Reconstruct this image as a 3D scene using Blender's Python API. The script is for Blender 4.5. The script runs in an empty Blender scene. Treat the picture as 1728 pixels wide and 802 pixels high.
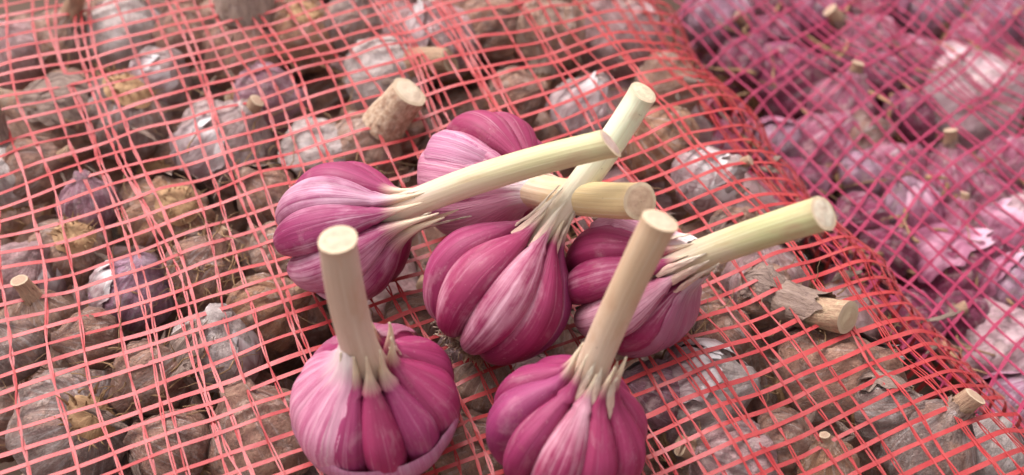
import bpy, math, random
import numpy as np
from mathutils import Vector, Matrix, noise

SC = bpy.context.scene
COL = SC.collection
RND = random.Random(7)
CM = 0.01                       # all lengths below are in centimetres
rad = math.radians

# ------------------------------------------------------------------ camera
PITCH = rad(50)
CAM = Vector((0.0, -24.4, 29.1))
CR = Vector((1, 0, 0))
CU = Vector((0, math.sin(PITCH), math.cos(PITCH)))
CF = Vector((0, math.cos(PITCH), -math.sin(PITCH)))
CB = -CF
FPX = 1728.0
cd = bpy.data.cameras.new('camera')
cam = bpy.data.objects.new('camera', cd)
COL.objects.link(cam)
cam.location = CAM * CM
cam.rotation_euler = (math.pi / 2 - PITCH, 0, 0)
cd.sensor_width = 36
cd.lens = 36
cd.clip_start = 0.01
cd.clip_end = 50
cd.dof.use_dof = True
cd.dof.focus_distance = 0.345
cd.dof.aperture_fstop = 7.5
SC.camera = cam
SC.render.resolution_x = 1024
SC.render.resolution_y = 475

# ------------------------------------------------------------------ light
SUN_EL, SUN_AZ = rad(58), rad(-38)          # azimuth from +y (away) towards +x
w = bpy.data.worlds.new('World')
SC.world = w
w.use_nodes = True
nt = w.node_tree
bgn = nt.nodes['Background']
sky = nt.nodes.new('ShaderNodeTexSky')
sky.sky_type = 'NISHITA'
sky.sun_disc = False
sky.sun_elevation = SUN_EL
sky.sun_rotation = SUN_AZ
sky.air_density = 1.0
sky.dust_density = 5.0
sky.ozone_density = 1.0
hs = nt.nodes.new('ShaderNodeHueSaturation')       # a white overcast sky
hs.inputs['Saturation'].default_value = 0.10
nt.links.new(sky.outputs[0], hs.inputs['Color'])
nt.links.new(hs.outputs[0], bgn.inputs['Color'])
bgn.inputs['Strength'].default_value = 0.15
sl = bpy.data.lights.new('sun', 'SUN')
sl.energy = 1.25
sl.angle = rad(38)
sl.color = (1.0, 0.94, 0.92)
sun = bpy.data.objects.new('sun', sl)
COL.objects.link(sun)
sd = Vector((math.sin(SUN_AZ) * math.cos(SUN_EL), math.cos(SUN_AZ) * math.cos(SUN_EL), math.sin(SUN_EL)))
sun.rotation_euler = sd.to_track_quat('Z', 'Y').to_euler()
sun.location = sd * 2
SC.view_settings.view_transform = 'Standard'
SC.view_settings.look = 'None'
SC.view_settings.gamma = 1.0
SC.view_settings.exposure = 0.78

# ------------------------------------------------------------------ helpers
def lin(c):
    c = c / 255.0
    return c / 12.92 if c <= 0.04045 else ((c + 0.055) / 1.055) ** 2.4

def rgb(r, g, b):
    return (lin(r), lin(g), lin(b), 1.0)

def ray(px, py):
    return (CR * ((px - 864) / FPX) + CU * ((401 - py) / FPX) + CF).normalized()

def at_z(px, py, z):
    d = ray(px, py)
    return CAM + d * ((z - CAM.z) / d.z)

def img_dir(theta, tau):
    t, a = rad(theta), rad(tau)
    return (CR * (math.cos(t) * math.cos(a)) + CU * (math.sin(t) * math.cos(a)) + CB * math.sin(a)).normalized()

def smooth(a, b, x):
    t = max(0.0, min(1.0, (x - a) / (b - a)))
    return t * t * (3 - 2 * t)

def interp(tab, t):
    """Catmull-Rom through rows (t, a, b, ...)"""
    n = len(tab)
    k = 0
    while k < n - 2 and t > tab[k + 1][0]:
        k += 1
    p1, p2 = tab[k], tab[k + 1]
    p0 = tab[k - 1] if k > 0 else p1
    p3 = tab[k + 2] if k + 2 < n else p2
    h = p2[0] - p1[0]
    u = max(0.0, min(1.0, (t - p1[0]) / h))
    out = []
    for i in range(1, len(p1)):
        m1 = (p2[i] - p0[i]) / (p2[0] - p0[0]) * h
        m2 = (p3[i] - p1[i]) / (p3[0] - p1[0]) * h
        u2, u3 = u * u, u * u * u
        out.append((2 * u3 - 3 * u2 + 1) * p1[i] + (u3 - 2 * u2 + u) * m1 + (-2 * u3 + 3 * u2) * p2[i] + (u3 - u2) * m2)
    return out

def fbm(v, o=4):
    return noise.fractal(v, 1.0, 2.0, o, noise_basis='PERLIN_ORIGINAL')

class MB:
    """collects rings and tubes in cm, then makes one mesh"""
    def __init__(s):
        s.v, s.f, s.uv, s.mi = [], [], [], []
    def grid(s, rows, closed=False, uvs=None, mat=0):
        """rows: list of lists of points; uvs the same shape (u, v)"""
        b = len(s.v)
        nr, nc = len(rows), len(rows[0])
        for r in rows:
            s.v.extend(r)
        for i in range(nr - 1):
            for j in range(nc if closed else nc - 1):
                j2 = (j + 1) % nc
                s.f.append((b + i * nc + j, b + i * nc + j2, b + (i + 1) * nc + j2, b + (i + 1) * nc + j))
                s.mi.append(mat)
                if uvs:
                    u1 = uvs[i][j][0]; u2 = uvs[i][j2][0] if j2 else 1.0 if closed else uvs[i][j2][0]
                    s.uv.append(((u1, uvs[i][j][1]), (u2, uvs[i][j2][1]), (u2, uvs[i + 1][j2][1]), (u1, uvs[i + 1][j][1])))
                else:
                    s.uv.append(((j / nc, i / nr), ((j + 1) / nc, i / nr), ((j + 1) / nc, (i + 1) / nr), (j / nc, (i + 1) / nr)))
        return b
    def cap(s, idx, centre, mat=0, flip=False):
        c = len(s.v)
        s.v.append(centre)
        n = len(idx)
        for j in range(n):
            a, b2 = idx[j], idx[(j + 1) % n]
            s.f.append((a, b2, c) if not flip else (b2, a, c))
            s.mi.append(mat)
            s.uv.append(((.2, .99), (.3, .99), (.25, 1)) if not flip else ((.2, 0), (.3, 0), (.25, 0)))
    def tube(s, pts, radii, seg=6, mat=0):
        rows, uvs = [], []
        n = len(pts)
        up = Vector((0.3, 0.2, 1))
        for i in range(n):
            t = (pts[min(i + 1, n - 1)] - pts[max(i - 1, 0)]).normalized()
            x = t.cross(up)
            if x.length < 1e-4:
                x = t.cross(Vector((1, 0, 0)))
            x.normalize(); y = t.cross(x)
            r = radii[i] if isinstance(radii, (list, tuple)) else radii
            rows.append([pts[i] + (x * math.cos(2 * math.pi * k / seg) + y * math.sin(2 * math.pi * k / seg)) * r for k in range(seg)])
            uvs.append([(k / seg, i / (n - 1)) for k in range(seg)])
        b = s.grid(rows, True, uvs, mat)
        s.cap(list(range(b, b + seg)), pts[0], mat, True)
        s.cap(list(range(b + (n - 1) * seg, b + n * seg)), pts[-1], mat)
    def ribbon(s, pts, nrm, width, thick):
        """flat tape with a rectangular section; width may be a list"""
        rows, uvs = [], []
        n = len(pts)
        for i in range(n):
            t = (pts[min(i + 1, n - 1)] - pts[max(i - 1, 0)]).normalized()
            x = t.cross(nrm[i]).normalized()
            y = x.cross(t).normalized()
            wd = width[i] if isinstance(width, list) else width
            rows.append([pts[i] + x * wd / 2 + y * thick / 2, pts[i] - x * wd / 2 + y * thick / 2,
                         pts[i] - x * wd / 2 - y * thick / 2, pts[i] + x * wd / 2 - y * thick / 2])
            uvs.append([(k / 4, i / (n - 1)) for k in range(4)])
        s.grid(rows, True, uvs)
    def mesh(s, name, mats, scale=CM, smooth_=True):
        me = bpy.data.meshes.new(name)
        me.from_pydata([tuple(p * scale) for p in s.v], [], s.f)
        uvl = me.uv_layers.new(name='UVMap')
        li = 0
        for fi, uv in enumerate(s.uv):
            for c in uv:
                uvl.data[li].uv = c
                li += 1
        for m in mats:
            me.materials.append(m)
        for p, mi in zip(me.polygons, s.mi):
            p.material_index = mi
            p.use_smooth = smooth_
        me.update()
        return me

def ob(name, me, parent=None, loc=None):
    o = bpy.data.objects.new(name, me)
    COL.objects.link(o)
    if parent:
        o.parent = parent
    if loc is not None:
        o.location = loc
    return o

def tag(o, label=None, cat=None, group=None, kind=None):
    if label: o['label'] = label
    if cat: o['category'] = cat
    if group: o['group'] = group
    if kind: o['kind'] = kind
    return o

def frame(x, y, z, org):
    return Matrix(((x.x, y.x, z.x, org.x), (x.y, y.y, z.y, org.y), (x.z, y.z, z.z, org.z), (0, 0, 0, 1)))

# ------------------------------------------------------------------ materials
class NB:
    def __init__(s, name):
        s.m = bpy.data.materials.new(name)
        s.m.use_nodes = True
        s.t = s.m.node_tree
        s.b = s.t.nodes['Principled BSDF']
        s.out = s.t.nodes['Material Output']
    def n(s, typ, **kw):
        x = s.t.nodes.new(typ)
        for k, v in kw.items():
            setattr(x, k, v)
        return x
    def l(s, a, b):
        s.t.links.new(a, b)
    def uv(s):
        return s.n('ShaderNodeUVMap', uv_map='UVMap').outputs[0]
    def obj(s):
        return s.n('ShaderNodeTexCoord').outputs['Object']
    def info(s):
        return s.n('ShaderNodeObjectInfo')
    def math(s, op, a, b=None, clamp=False):
        x = s.n('ShaderNodeMath', operation=op, use_clamp=clamp)
        for i, v in enumerate((a, b)):
            if v is None: continue
            if isinstance(v, (int, float)): x.inputs[i].default_value = v
            else: s.l(v, x.inputs[i])
        return x.outputs[0]
    def scale(s, v, sc):
        x = s.n('ShaderNodeVectorMath', operation='MULTIPLY')
        s.l(v, x.inputs[0]); x.inputs[1].default_value = sc
        return x.outputs[0]
    def addv(s, v, f):
        x = s.n('ShaderNodeVectorMath', operation='ADD')
        s.l(v, x.inputs[0]); s.l(f, x.inputs[1])
        return x.outputs[0]
    def noise(s, v, scale=1.0, det=4, rough=.55, dist=0.0):
        x = s.n('ShaderNodeTexNoise')
        s.l(v, x.inputs['Vector'])
        x.inputs['Scale'].default_value = scale
        x.inputs['Detail'].default_value = det
        x.inputs['Roughness'].default_value = rough
        x.inputs['Distortion'].default_value = dist
        return x.outputs['Fac']
    def ramp(s, f, pts):
        x = s.n('ShaderNodeValToRGB')
        s.l(f, x.inputs[0])
        e = x.color_ramp.elements
        while len(e) > 1: e.remove(e[-1])
        for i, (p, c) in enumerate(pts):
            k = e[0] if i == 0 else e.new(p)
            k.position = p
            k.color = c if isinstance(c, tuple) else (c, c, c, 1)
        return x.outputs[0]
    def mix(s, f, a, b, mode='MIX'):
        x = s.n('ShaderNodeMix', data_type='RGBA', blend_type=mode)
        for sock, v in ((x.inputs[0], f), (x.inputs[6], a), (x.inputs[7], b)):
            if isinstance(v, (int, float)): sock.default_value = v
            elif isinstance(v, tuple): sock.default_value = v
            else: s.l(v, sock)
        return x.outputs[2]
    def sep(s, v):
        x = s.n('ShaderNodeSeparateXYZ'); s.l(v, x.inputs[0]); return x.outputs
    def comb(s, a, b, c):
        x = s.n('ShaderNodeCombineXYZ')
        for i, v in enumerate((a, b, c)):
            if isinstance(v, (int, float)): x.inputs[i].default_value = v
            else: s.l(v, x.inputs[i])
        return x.outputs[0]
    def bump(s, h, strength=.3, dist=.001):
        x = s.n('ShaderNodeBump')
        s.l(h, x.inputs['Height']); x.inputs['Strength'].default_value = strength
        x.inputs['Distance'].default_value = dist
        s.l(x.outputs[0], s.b.inputs['Normal'])
    def fin(s, col, rough=.5, spec=.4, sss=0.0, sr=(.004, .002, .0015), alpha=None):
        if isinstance(col, tuple): s.b.inputs['Base Color'].default_value = col
        else: s.l(col, s.b.inputs['Base Color'])
        if isinstance(rough, (int, float)): s.b.inputs['Roughness'].default_value = rough
        else: s.l(rough, s.b.inputs['Roughness'])
        s.b.inputs['Specular IOR Level'].default_value = spec
        if sss:
            s.b.inputs['Subsurface Weight'].default_value = sss
            s.b.inputs['Subsurface Radius'].default_value = sr
            s.b.inputs['Subsurface Scale'].default_value = 1.0
        if alpha is not None:
            if isinstance(alpha, (int, float)): s.b.inputs['Alpha'].default_value = alpha
            else: s.l(alpha, s.b.inputs['Alpha'])
        return s.m

def mat_clove():
    """object colour: r = paleness, g = lilac shift, b = where the cream tip starts"""
    k = NB('clove_skin')
    uv = k.uv(); inf = k.info()
    u, v, _ = k.sep(uv)
    col = k.n('ShaderNodeSeparateColor'); k.l(inf.outputs['Color'], col.inputs[0])
    seed = k.math('MULTIPLY', inf.outputs['Random'], 37.0)
    fine = k.noise(k.comb(k.math('MULTIPLY', u, 58), k.math('MULTIPLY', v, 1.4), seed), 1, 5, .65, .1)
    broad = k.noise(k.comb(k.math('MULTIPLY', u, 11), k.math('MULTIPLY', v, 1.3), seed), 1, 4, .55, .25)
    patch = k.noise(k.comb(k.math('MULTIPLY', u, 4.5), k.math('MULTIPLY', v, 3.2), k.math('ADD', seed, 9.0)), 1, 5, .6, .2)
    deep = k.mix(col.outputs[1], rgb(132, 20, 66), rgb(116, 34, 88))
    mid = k.mix(col.outputs[1], rgb(170, 54, 100), rgb(164, 76, 128))
    pale = k.mix(col.outputs[1], rgb(222, 172, 184), rgb(208, 168, 194))
    c = k.mix(k.ramp(broad, [(.30, 0.0), (.80, 1.0)]), deep, mid)
    pf = k.math('ADD', k.math('MULTIPLY', patch, 1.1), k.math('MULTIPLY', fine, .5))
    pf = k.math('ADD', pf, k.math('SUBTRACT', col.outputs[0], .5))
    pf = k.ramp(pf, [(.74, 0.0), (1.16, 1.0)]) if False else k.math('MULTIPLY', k.math('SUBTRACT', pf, .74), 2.2, True)
    c = k.mix(pf, c, pale)  # pale skin areas, with lavender sheen patches painted into the colour
    line = k.ramp(fine, [(.32, 1.0), (.47, 0.0)])
    c = k.mix(k.math('MULTIPLY', line, .7), c, deep)
    lite = k.ramp(fine, [(.60, 0.0), (.74, 1.0)])
    c = k.mix(k.math('MULTIPLY', lite, .45), c, pale)
    # cream tip and pale root end
    tv = k.math('ADD', v, k.math('MULTIPLY', k.math('SUBTRACT', fine, .5), .12))
    tf = k.math('MULTIPLY', k.math('SUBTRACT', tv, col.outputs[2]), 8.0, True)
    c = k.mix(tf, c, rgb(224, 200, 172))
    rf = k.math('MULTIPLY', k.math('SUBTRACT', .17, tv), 7.0, True)
    c = k.mix(k.math('MULTIPLY', rf, .75), c, rgb(222, 176, 190))
    spk = k.noise(k.obj(), 900, 2, .5)
    c = k.mix(k.math('MULTIPLY', k.ramp(spk, [(.68, 0.0), (.74, 1.0)]), .12), c, rgb(235, 205, 205))
    h = k.math('ADD', k.math('MULTIPLY', fine, .7), k.math('MULTIPLY', broad, .6))
    k.bump(h, .5, .0010)
    film = k.noise(k.comb(k.math('MULTIPLY', u, 7), k.math('MULTIPLY', v, 5), k.math('ADD', seed, 20.0)), 1, 7, .7, .6)
    c = k.mix(k.math('MULTIPLY', k.ramp(film, [(.55, 0.0), (.66, 1.0)]), .12), c, rgb(226, 196, 196))
    soil = k.noise(k.obj(), 160, 8, .75)
    c = k.mix(k.math('MULTIPLY', k.ramp(soil, [(.58, 0.0), (.76, 1.0)]), .26), c, rgb(158, 116, 104))
    ro = k.math('ADD', .42, k.math('MULTIPLY', patch, .3))
    k.b.inputs['Coat Weight'].default_value = .06
    k.b.inputs['Coat Roughness'].default_value = .3
    return k.fin(c, ro, .45, .12)

def mat_skin(name, base, vein, edge, alpha=1.0, veins=24, amt=.8):
    k = NB(name)
    uv = k.uv(); inf = k.info()
    u, v, _ = k.sep(uv)
    seed = k.math('MULTIPLY', inf.outputs['Random'], 53.0)
    fine = k.noise(k.comb(k.math('MULTIPLY', u, veins * 2.4), k.math('MULTIPLY', v, 1.5), seed), 1, 5, .6, .3)
    broad = k.noise(k.comb(k.math('MULTIPLY', u, veins * .55), k.math('MULTIPLY', v, 2.2), seed), 1, 4, .6, .3)
    c = k.mix(k.math('MULTIPLY', k.ramp(broad, [(.42, 0.0), (.62, 1.0)]), amt), base, vein)
    c = k.mix(k.math('MULTIPLY', k.ramp(fine, [(.30, 1.0), (.44, 0.0)]), .7), c, vein)
    c = k.mix(k.math('MULTIPLY', k.ramp(fine, [(.56, 0.0), (.70, 1.0)]), .55), c, edge)
    tf = k.math('MULTIPLY', k.math('SUBTRACT', k.math('ADD', v, k.math('MULTIPLY', k.math('SUBTRACT', broad, .5), .4)), .72), 5.0, True)
    c = k.mix(tf, c, edge)
    k.bump(k.math('ADD', fine, broad), .5, .0012)
    a = None
    if alpha < 1:
        a = k.math('ADD', alpha - .2, k.math('MULTIPLY', broad, .5), True)
    return k.fin(c, .42, .4, 0, alpha=a)

def mat_stem():
    """object colour = colour of the upper part of the stem"""
    k = NB('green_stem')
    uv = k.uv(); inf = k.info()
    u, v, _ = k.sep(uv)
    seed = k.math('MULTIPLY', inf.outputs['Random'], 21.0)
    fib = k.noise(k.comb(k.math('MULTIPLY', u, 42), k.math('MULTIPLY', v, 1.5), seed), 1, 5, .6, .2)
    blot = k.noise(k.comb(k.math('MULTIPLY', u, 5), k.math('MULTIPLY', v, 5), seed), 1, 5, .6)
    g = k.math('MULTIPLY', k.math('SUBTRACT', k.math('ADD', v, k.math('MULTIPLY', k.math('SUBTRACT', blot, .5), .5)), .28), 2.2, True)
    c = k.mix(g, rgb(214, 188, 168), inf.outputs['Color'])
    base = k.math('MULTIPLY', k.math('SUBTRACT', .16, v), 9.0, True)
    c = k.mix(k.math('MULTIPLY', base, .55), c, rgb(214, 150, 160))
    c = k.mix(k.math('MULTIPLY', k.ramp(fib, [(.28, 1.0), (.46, 0.0)]), .32), c, rgb(160, 120, 88))
    c = k.mix(k.math('MULTIPLY', k.ramp(fib, [(.56, 0.0), (.72, 1.0)]), .45), c, rgb(230, 218, 198))
    c = k.mix(k.math('MULTIPLY', k.ramp(blot, [(.54, 0.0), (.72, 1.0)]), .5), c, rgb(190, 148, 120))
    edge = k.math('MULTIPLY', k.math('SUBTRACT', v, .955), 18.0, True)
    c = k.mix(k.math('MULTIPLY', edge, .4), c, rgb(176, 140, 110))
    spot = k.noise(k.obj(), 420, 3, .5)
    c = k.mix(k.math('MULTIPLY', k.ramp(spot, [(.72, 0.0), (.76, 1.0)]), .7), c, rgb(120, 90, 80))
    k.bump(fib, .4, .0007)
    return k.fin(c, .42, .4, .08)

def mat_cut():
    k = NB('cut_face')
    uv = k.uv(); inf = k.info()
    u, v, _ = k.sep(uv)
    n = k.noise(k.obj(), 420, 5, .65)
    c = k.mix(k.ramp(n, [(.4, 0.0), (.9, 1.0)]), inf.outputs['Color'], rgb(176, 138, 118))
    c = k.mix(k.math('MULTIPLY', k.ramp(n, [(.66, 0.0), (.76, 1.0)]), .5), c, rgb(120, 84, 70))
    ring = k.noise(k.comb(k.math('MULTIPLY', v, 9), k.math('MULTIPLY', u, 2.0), 0.0), 1, 3, .6, .4)
    c = k.mix(k.math('MULTIPLY', k.ramp(ring, [(.5, 0.0), (.66, 1.0)]), .4), c, rgb(178, 142, 116))
    rim = k.ramp(v, [(.74, 0.0), (.84, 1.0)])
    c = k.mix(rim, c, rgb(206, 180, 152))
    k.bump(n, .6, .0006)
    return k.fin(c, .6, .3)

def mat_dirty(name, dirt_a, dirt_b, cover, vein=(146, 102, 106)):
    """dusty bulb; object colour = colour of the skin under the dirt, alpha = how clean it is"""
    k = NB(name)
    o = k.obj(); inf = k.info(); u, v, _ = k.sep(k.uv())
    off = k.n('ShaderNodeVectorMath', operation='SCALE')
    off.inputs[0].default_value = (13.1, 7.7, 29.3); k.l(inf.outputs['Random'], off.inputs['Scale'])
    p = k.addv(o, off.outputs[0])
    seed = k.math('MULTIPLY', inf.outputs['Random'], 43.0)
    big = k.noise(p, 1.5, 7, .62, .4)
    md = k.noise(p, 5.0, 8, .68, .3)
    grit = k.noise(p, 24, 6, .75)
    fib = k.noise(k.comb(k.math('MULTIPLY', u, 60), k.math('MULTIPLY', v, 2.5), seed), 1, 5, .65, .5)
    skin = k.mix(k.math('MULTIPLY', k.ramp(fib, [(.3, 1.0), (.55, 0.0)]), .6), inf.outputs['Color'], rgb(*vein))
    skin = k.mix(k.math('MULTIPLY', k.ramp(fib, [(.52, 0.0), (.68, 1.0)]), .6), skin, rgb(236, 222, 224))  # whitish fibres; also paints highlight streaks into the skin
    dirt = k.mix(k.ramp(md, [(.3, 0.0), (.7, 1.0)]), dirt_a, dirt_b)
    dirt = k.mix(k.math('MULTIPLY', k.ramp(fib, [(.56, 0.0), (.75, 1.0)]), .3), dirt, rgb(196, 160, 138))
    f = k.math('ADD', k.math('ADD', k.math('MULTIPLY', big, 1.3), k.math('MULTIPLY', md, .5)), k.math('MULTIPLY', grit, .25))
    f = k.math('SUBTRACT', f, k.math('MULTIPLY', inf.outputs['Alpha'], .6))
    f = k.math('MULTIPLY', k.math('SUBTRACT', f, .98 - cover), 3.0, True)
    c = k.mix(f, skin, dirt)
    c = k.mix(k.math('MULTIPLY', k.ramp(grit, [(.30, 1.0), (.46, 0.0)]), .55), c, rgb(78, 52, 46))
    c = k.mix(k.math('MULTIPLY', k.ramp(grit, [(.58, 0.0), (.7, 1.0)]), .35), c, rgb(206, 176, 158))
    fl = k.noise(p, 2.6, 10, .78, .2)
    fm = k.ramp(fl, [(.535, 0.0), (.56, 1.0)])
    c = k.mix(k.math('MULTIPLY', fm, .34), c, rgb(226, 200, 188))
    c = k.mix(k.math('MULTIPLY', k.ramp(fl, [(.38, 1.0), (.41, 0.0)]), .45), c, rgb(104, 74, 66))
    h = k.math('ADD', k.math('MULTIPLY', md, .9), k.math('MULTIPLY', grit, .35))
    h = k.math('ADD', h, k.math('MULTIPLY', fm, .25))
    h = k.math('ADD', h, k.math('MULTIPLY', fib, .35))
    k.bump(h, .9, .0035)
    return k.fin(c, .62 if cover > .15 else .4, .3 if cover > .15 else .5)

def mat_dry(name, a, b, c_dark, ku=26):
    """dried neck, root and leaf tissue"""
    k = NB(name)
    o = k.obj(); inf = k.info(); u, v, _ = k.sep(k.uv())
    seed = k.math('MULTIPLY', inf.outputs['Random'], 31.0)
    fib = k.noise(k.comb(k.math('MULTIPLY', u, ku), k.math('MULTIPLY', v, 2.2), seed), 1, 6, .65, .6)
    g = k.noise(o, 7, 6, .7)
    c = k.mix(k.ramp(fib, [(.3, 0.0), (.7, 1.0)]), a, b)
    c = k.mix(k.math('MULTIPLY', k.ramp(fib, [(.3, 1.0), (.42, 0.0)]), .7), c, c_dark)
    c = k.mix(k.math('MULTIPLY', k.ramp(g, [(.42, 0.0), (.65, 1.0)]), .6), c, inf.outputs['Color'])
    k.bump(k.math('ADD', fib, k.math('MULTIPLY', g, .6)), .8, .0015)
    return k.fin(c, .7, .25)

def mat_net(name, c1, c2, rough=.38):
    k = NB(name)
    inf = k.info()
    n = k.noise(k.obj(), 90, 4, .6)
    c = k.mix(k.ramp(n, [(.35, 0.0), (.65, 1.0)]), c1, c2)
    hv = k.n('ShaderNodeHueSaturation')
    k.l(c, hv.inputs['Color'])
    k.l(k.math('ADD', .9, k.math('MULTIPLY', inf.outputs['Random'], .2)), hv.inputs['Value'])
    m = k.fin(hv.outputs[0], rough, .5)
    # thin plastic tape lets part of the light through
    tr = k.n('ShaderNodeBsdfTranslucent')
    k.l(hv.outputs[0], tr.inputs['Color'])
    mx = k.n('ShaderNodeMixShader'); mx.inputs[0].default_value = .3
    k.l(k.b.outputs[0], mx.inputs[1]); k.l(tr.outputs[0], mx.inputs[2])
    k.l(mx.outputs[0], k.out.inputs['Surface'])
    return m

M_CLOVE = mat_clove()
M_WRAP = mat_skin('pale_wrapper', rgb(206, 144, 166), rgb(166, 66, 110), rgb(228, 206, 204), 1.0, 26, .75)
M_WRAPC = mat_skin('clear_wrapper', rgb(196, 124, 150), rgb(168, 74, 112), rgb(220, 190, 194), .50, 22, .6)
M_BAND = mat_skin('base_band', rgb(200, 138, 166), rgb(172, 78, 122), rgb(226, 190, 200), .80, 30, .6)
M_HUSK = mat_skin('cream_husk', rgb(224, 190, 170), rgb(206, 140, 140), rgb(234, 218, 196), 1.0, 6, .4)
M_STEM = mat_stem()
M_CUT = mat_cut()
M_DIRT = mat_dirty('dusty_bulb_skin', rgb(166, 116, 98), rgb(206, 162, 140), .18)
M_PURP = mat_dirty('purple_bulb_skin', rgb(120, 56, 80), rgb(176, 112, 120), .02, (138, 54, 82))
M_DRY = mat_dry('dried_neck', rgb(150, 112, 92), rgb(196, 160, 132), rgb(84, 58, 48))
M_ROOT = mat_dry('root_plate', rgb(168, 124, 92), rgb(206, 168, 128), rgb(96, 66, 50), 14)
M_LEAF = mat_dry('dead_leaf', rgb(112, 88, 80), rgb(170, 146, 134), rgb(62, 46, 44), 30)
M_PAPER = mat_skin('bulb_paper', rgb(186, 164, 164), rgb(136, 98, 104), rgb(214, 202, 202), 1.0, 18, .7)
M_RED = mat_net('red_net', rgb(190, 58, 62), rgb(204, 84, 84))
M_MAG = mat_net('magenta_net', rgb(172, 44, 84), rgb(188, 66, 104))

# ------------------------------------------------------------------ the two bags' surfaces
HD = rad(23.8)
AX = Vector((math.cos(HD), math.sin(HD), 0))        # along the weft
BX = Vector((-math.sin(HD), math.cos(HD), 0))       # along the warp
A0, RB = 8.15, 7.0

def lump(a, b):
    return .38 * noise.noise(Vector((a * .17, b * .17, 3.1))) + .22 * noise.noise(Vector((a * .42, b * .42, 8.4)))

HEADS_AT = [(594, 386), (830, 302), (850, 482), (1076, 474), (633, 680), (962, 715)]
DENTS = [at_z(x_, y_, .4) for x_, y_ in HEADS_AT]
def dent(p):
    return -.42 * sum(math.exp(-((p.x - q.x) ** 2 + (p.y - q.y - .6) ** 2) / 6.5) for q in DENTS)
def edge(b):
    return .5 * noise.noise(Vector((b * .17, 4.4, 0))) + .35 * noise.noise(Vector((b * .45, 9.4, 0)))

def red_surf(s, b):
    """point and normal of the red bag: s runs over the top and down its right side"""
    e = edge(b) * smooth(2, A0, s)
    s0, s = s, s - e
    if s <= A0:
        a, z, th = s, 0.0, 0.0
    else:
        th = min((s - A0) / RB, rad(92))
        rest = max(0.0, s - A0 - RB * rad(92))
        a = A0 + RB * math.sin(th) + rest * math.cos(rad(92))
        z = -RB * (1 - math.cos(th)) - rest
    n = AX * math.sin(th) + Vector((0, 0, math.cos(th)))
    p = AX * (a + e) + BX * b + Vector((0, 0, z))
    h = lump(s, b) * (1 + .4 * smooth(A0, A0 + 4, s)) + dent(p)
    return p + n * h, n

def red_top(x, y, inset=0.0):
    """height of the bag's skin (less inset) over a ground point, None outside"""
    p = Vector((x, y, 0))
    a, b = p.dot(AX), p.dot(BX)
    a -= edge(b) * smooth(2, A0, a)
    r = RB - inset
    if a <= A0:
        return lump(a, b) + dent(p) - inset
    q = (a - A0) / r
    if q >= 1: return None
    return lump(A0 + RB * math.asin(q), b) * math.sqrt(1 - q * q) - RB + r * math.sqrt(1 - q * q)

BALLS = {'red': [], 'mag': []}

def drape(pts, nrm, bag, gap=.04):
    """lifts the points of a strand along the bag's normal until they lie over the bulbs"""
    P = np.array([tuple(p) for p in pts]); N = np.array([tuple(n) for n in nrm])
    up = np.zeros(len(P))
    for c, R in BALLS[bag]:
        q = np.array(c) - P
        al = (q * N).sum(1)
        pe = (q * q).sum(1) - al * al
        ok = pe < R * R
        h = np.where(ok, al + np.sqrt(np.clip(R * R - pe, 0, None)) + gap, -9)
        up = np.maximum(up, np.clip(h, 0, .7))
    # pulled taut: spans the hollows between neighbouring bulbs
    sm = up.copy()
    for w_ in (7, 7):
        sm = np.convolve(np.pad(sm, w_, mode='edge'), np.ones(2 * w_ + 1) / (2 * w_ + 1), 'valid')
    up = np.maximum(sm * 1.1, up * .9)
    k = np.array([1, 3, 5, 6, 5, 3, 1.0]); k /= k.sum()
    up = np.convolve(np.pad(up, 3, mode='edge'), k, 'valid')
    return [p + n * float(u) for p, n, u in zip(pts, nrm, up)]

MZ = -6.0
E1 = Vector((.69, .72, 0)).normalized()
E2 = Vector((.50, -.86, 0)).normalized()

def mag_h(x, y):
    return (MZ - .05 * (x - 20) * .6 + .75 * noise.noise(Vector((x * .16, y * .16, 11.3))) + .35 * noise.noise(Vector((x * .4, y * .4, 5.2))))

# ------------------------------------------------------------------ ground
def build_ground():
    mb = MB()
    n = 24
    rows = [[Vector((-300 + 600 * i / n, -300 + 600 * j / n, -12.5 + .15 * noise.noise(Vector((i * .9, j * .9, 0))))) for i in range(n + 1)] for j in range(n + 1)]
    mb.grid(rows)
    k = NB('dusty_ground')
    f = k.noise(k.obj(), 12, 8, .7)
    k.bump(f, .5, .004)
    m = k.fin(k.mix(f, rgb(74, 56, 48), rgb(104, 82, 70)), .85, .2)
    tag(ob('ground', mb.mesh('ground', [m])), kind='structure')
build_ground()

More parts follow.
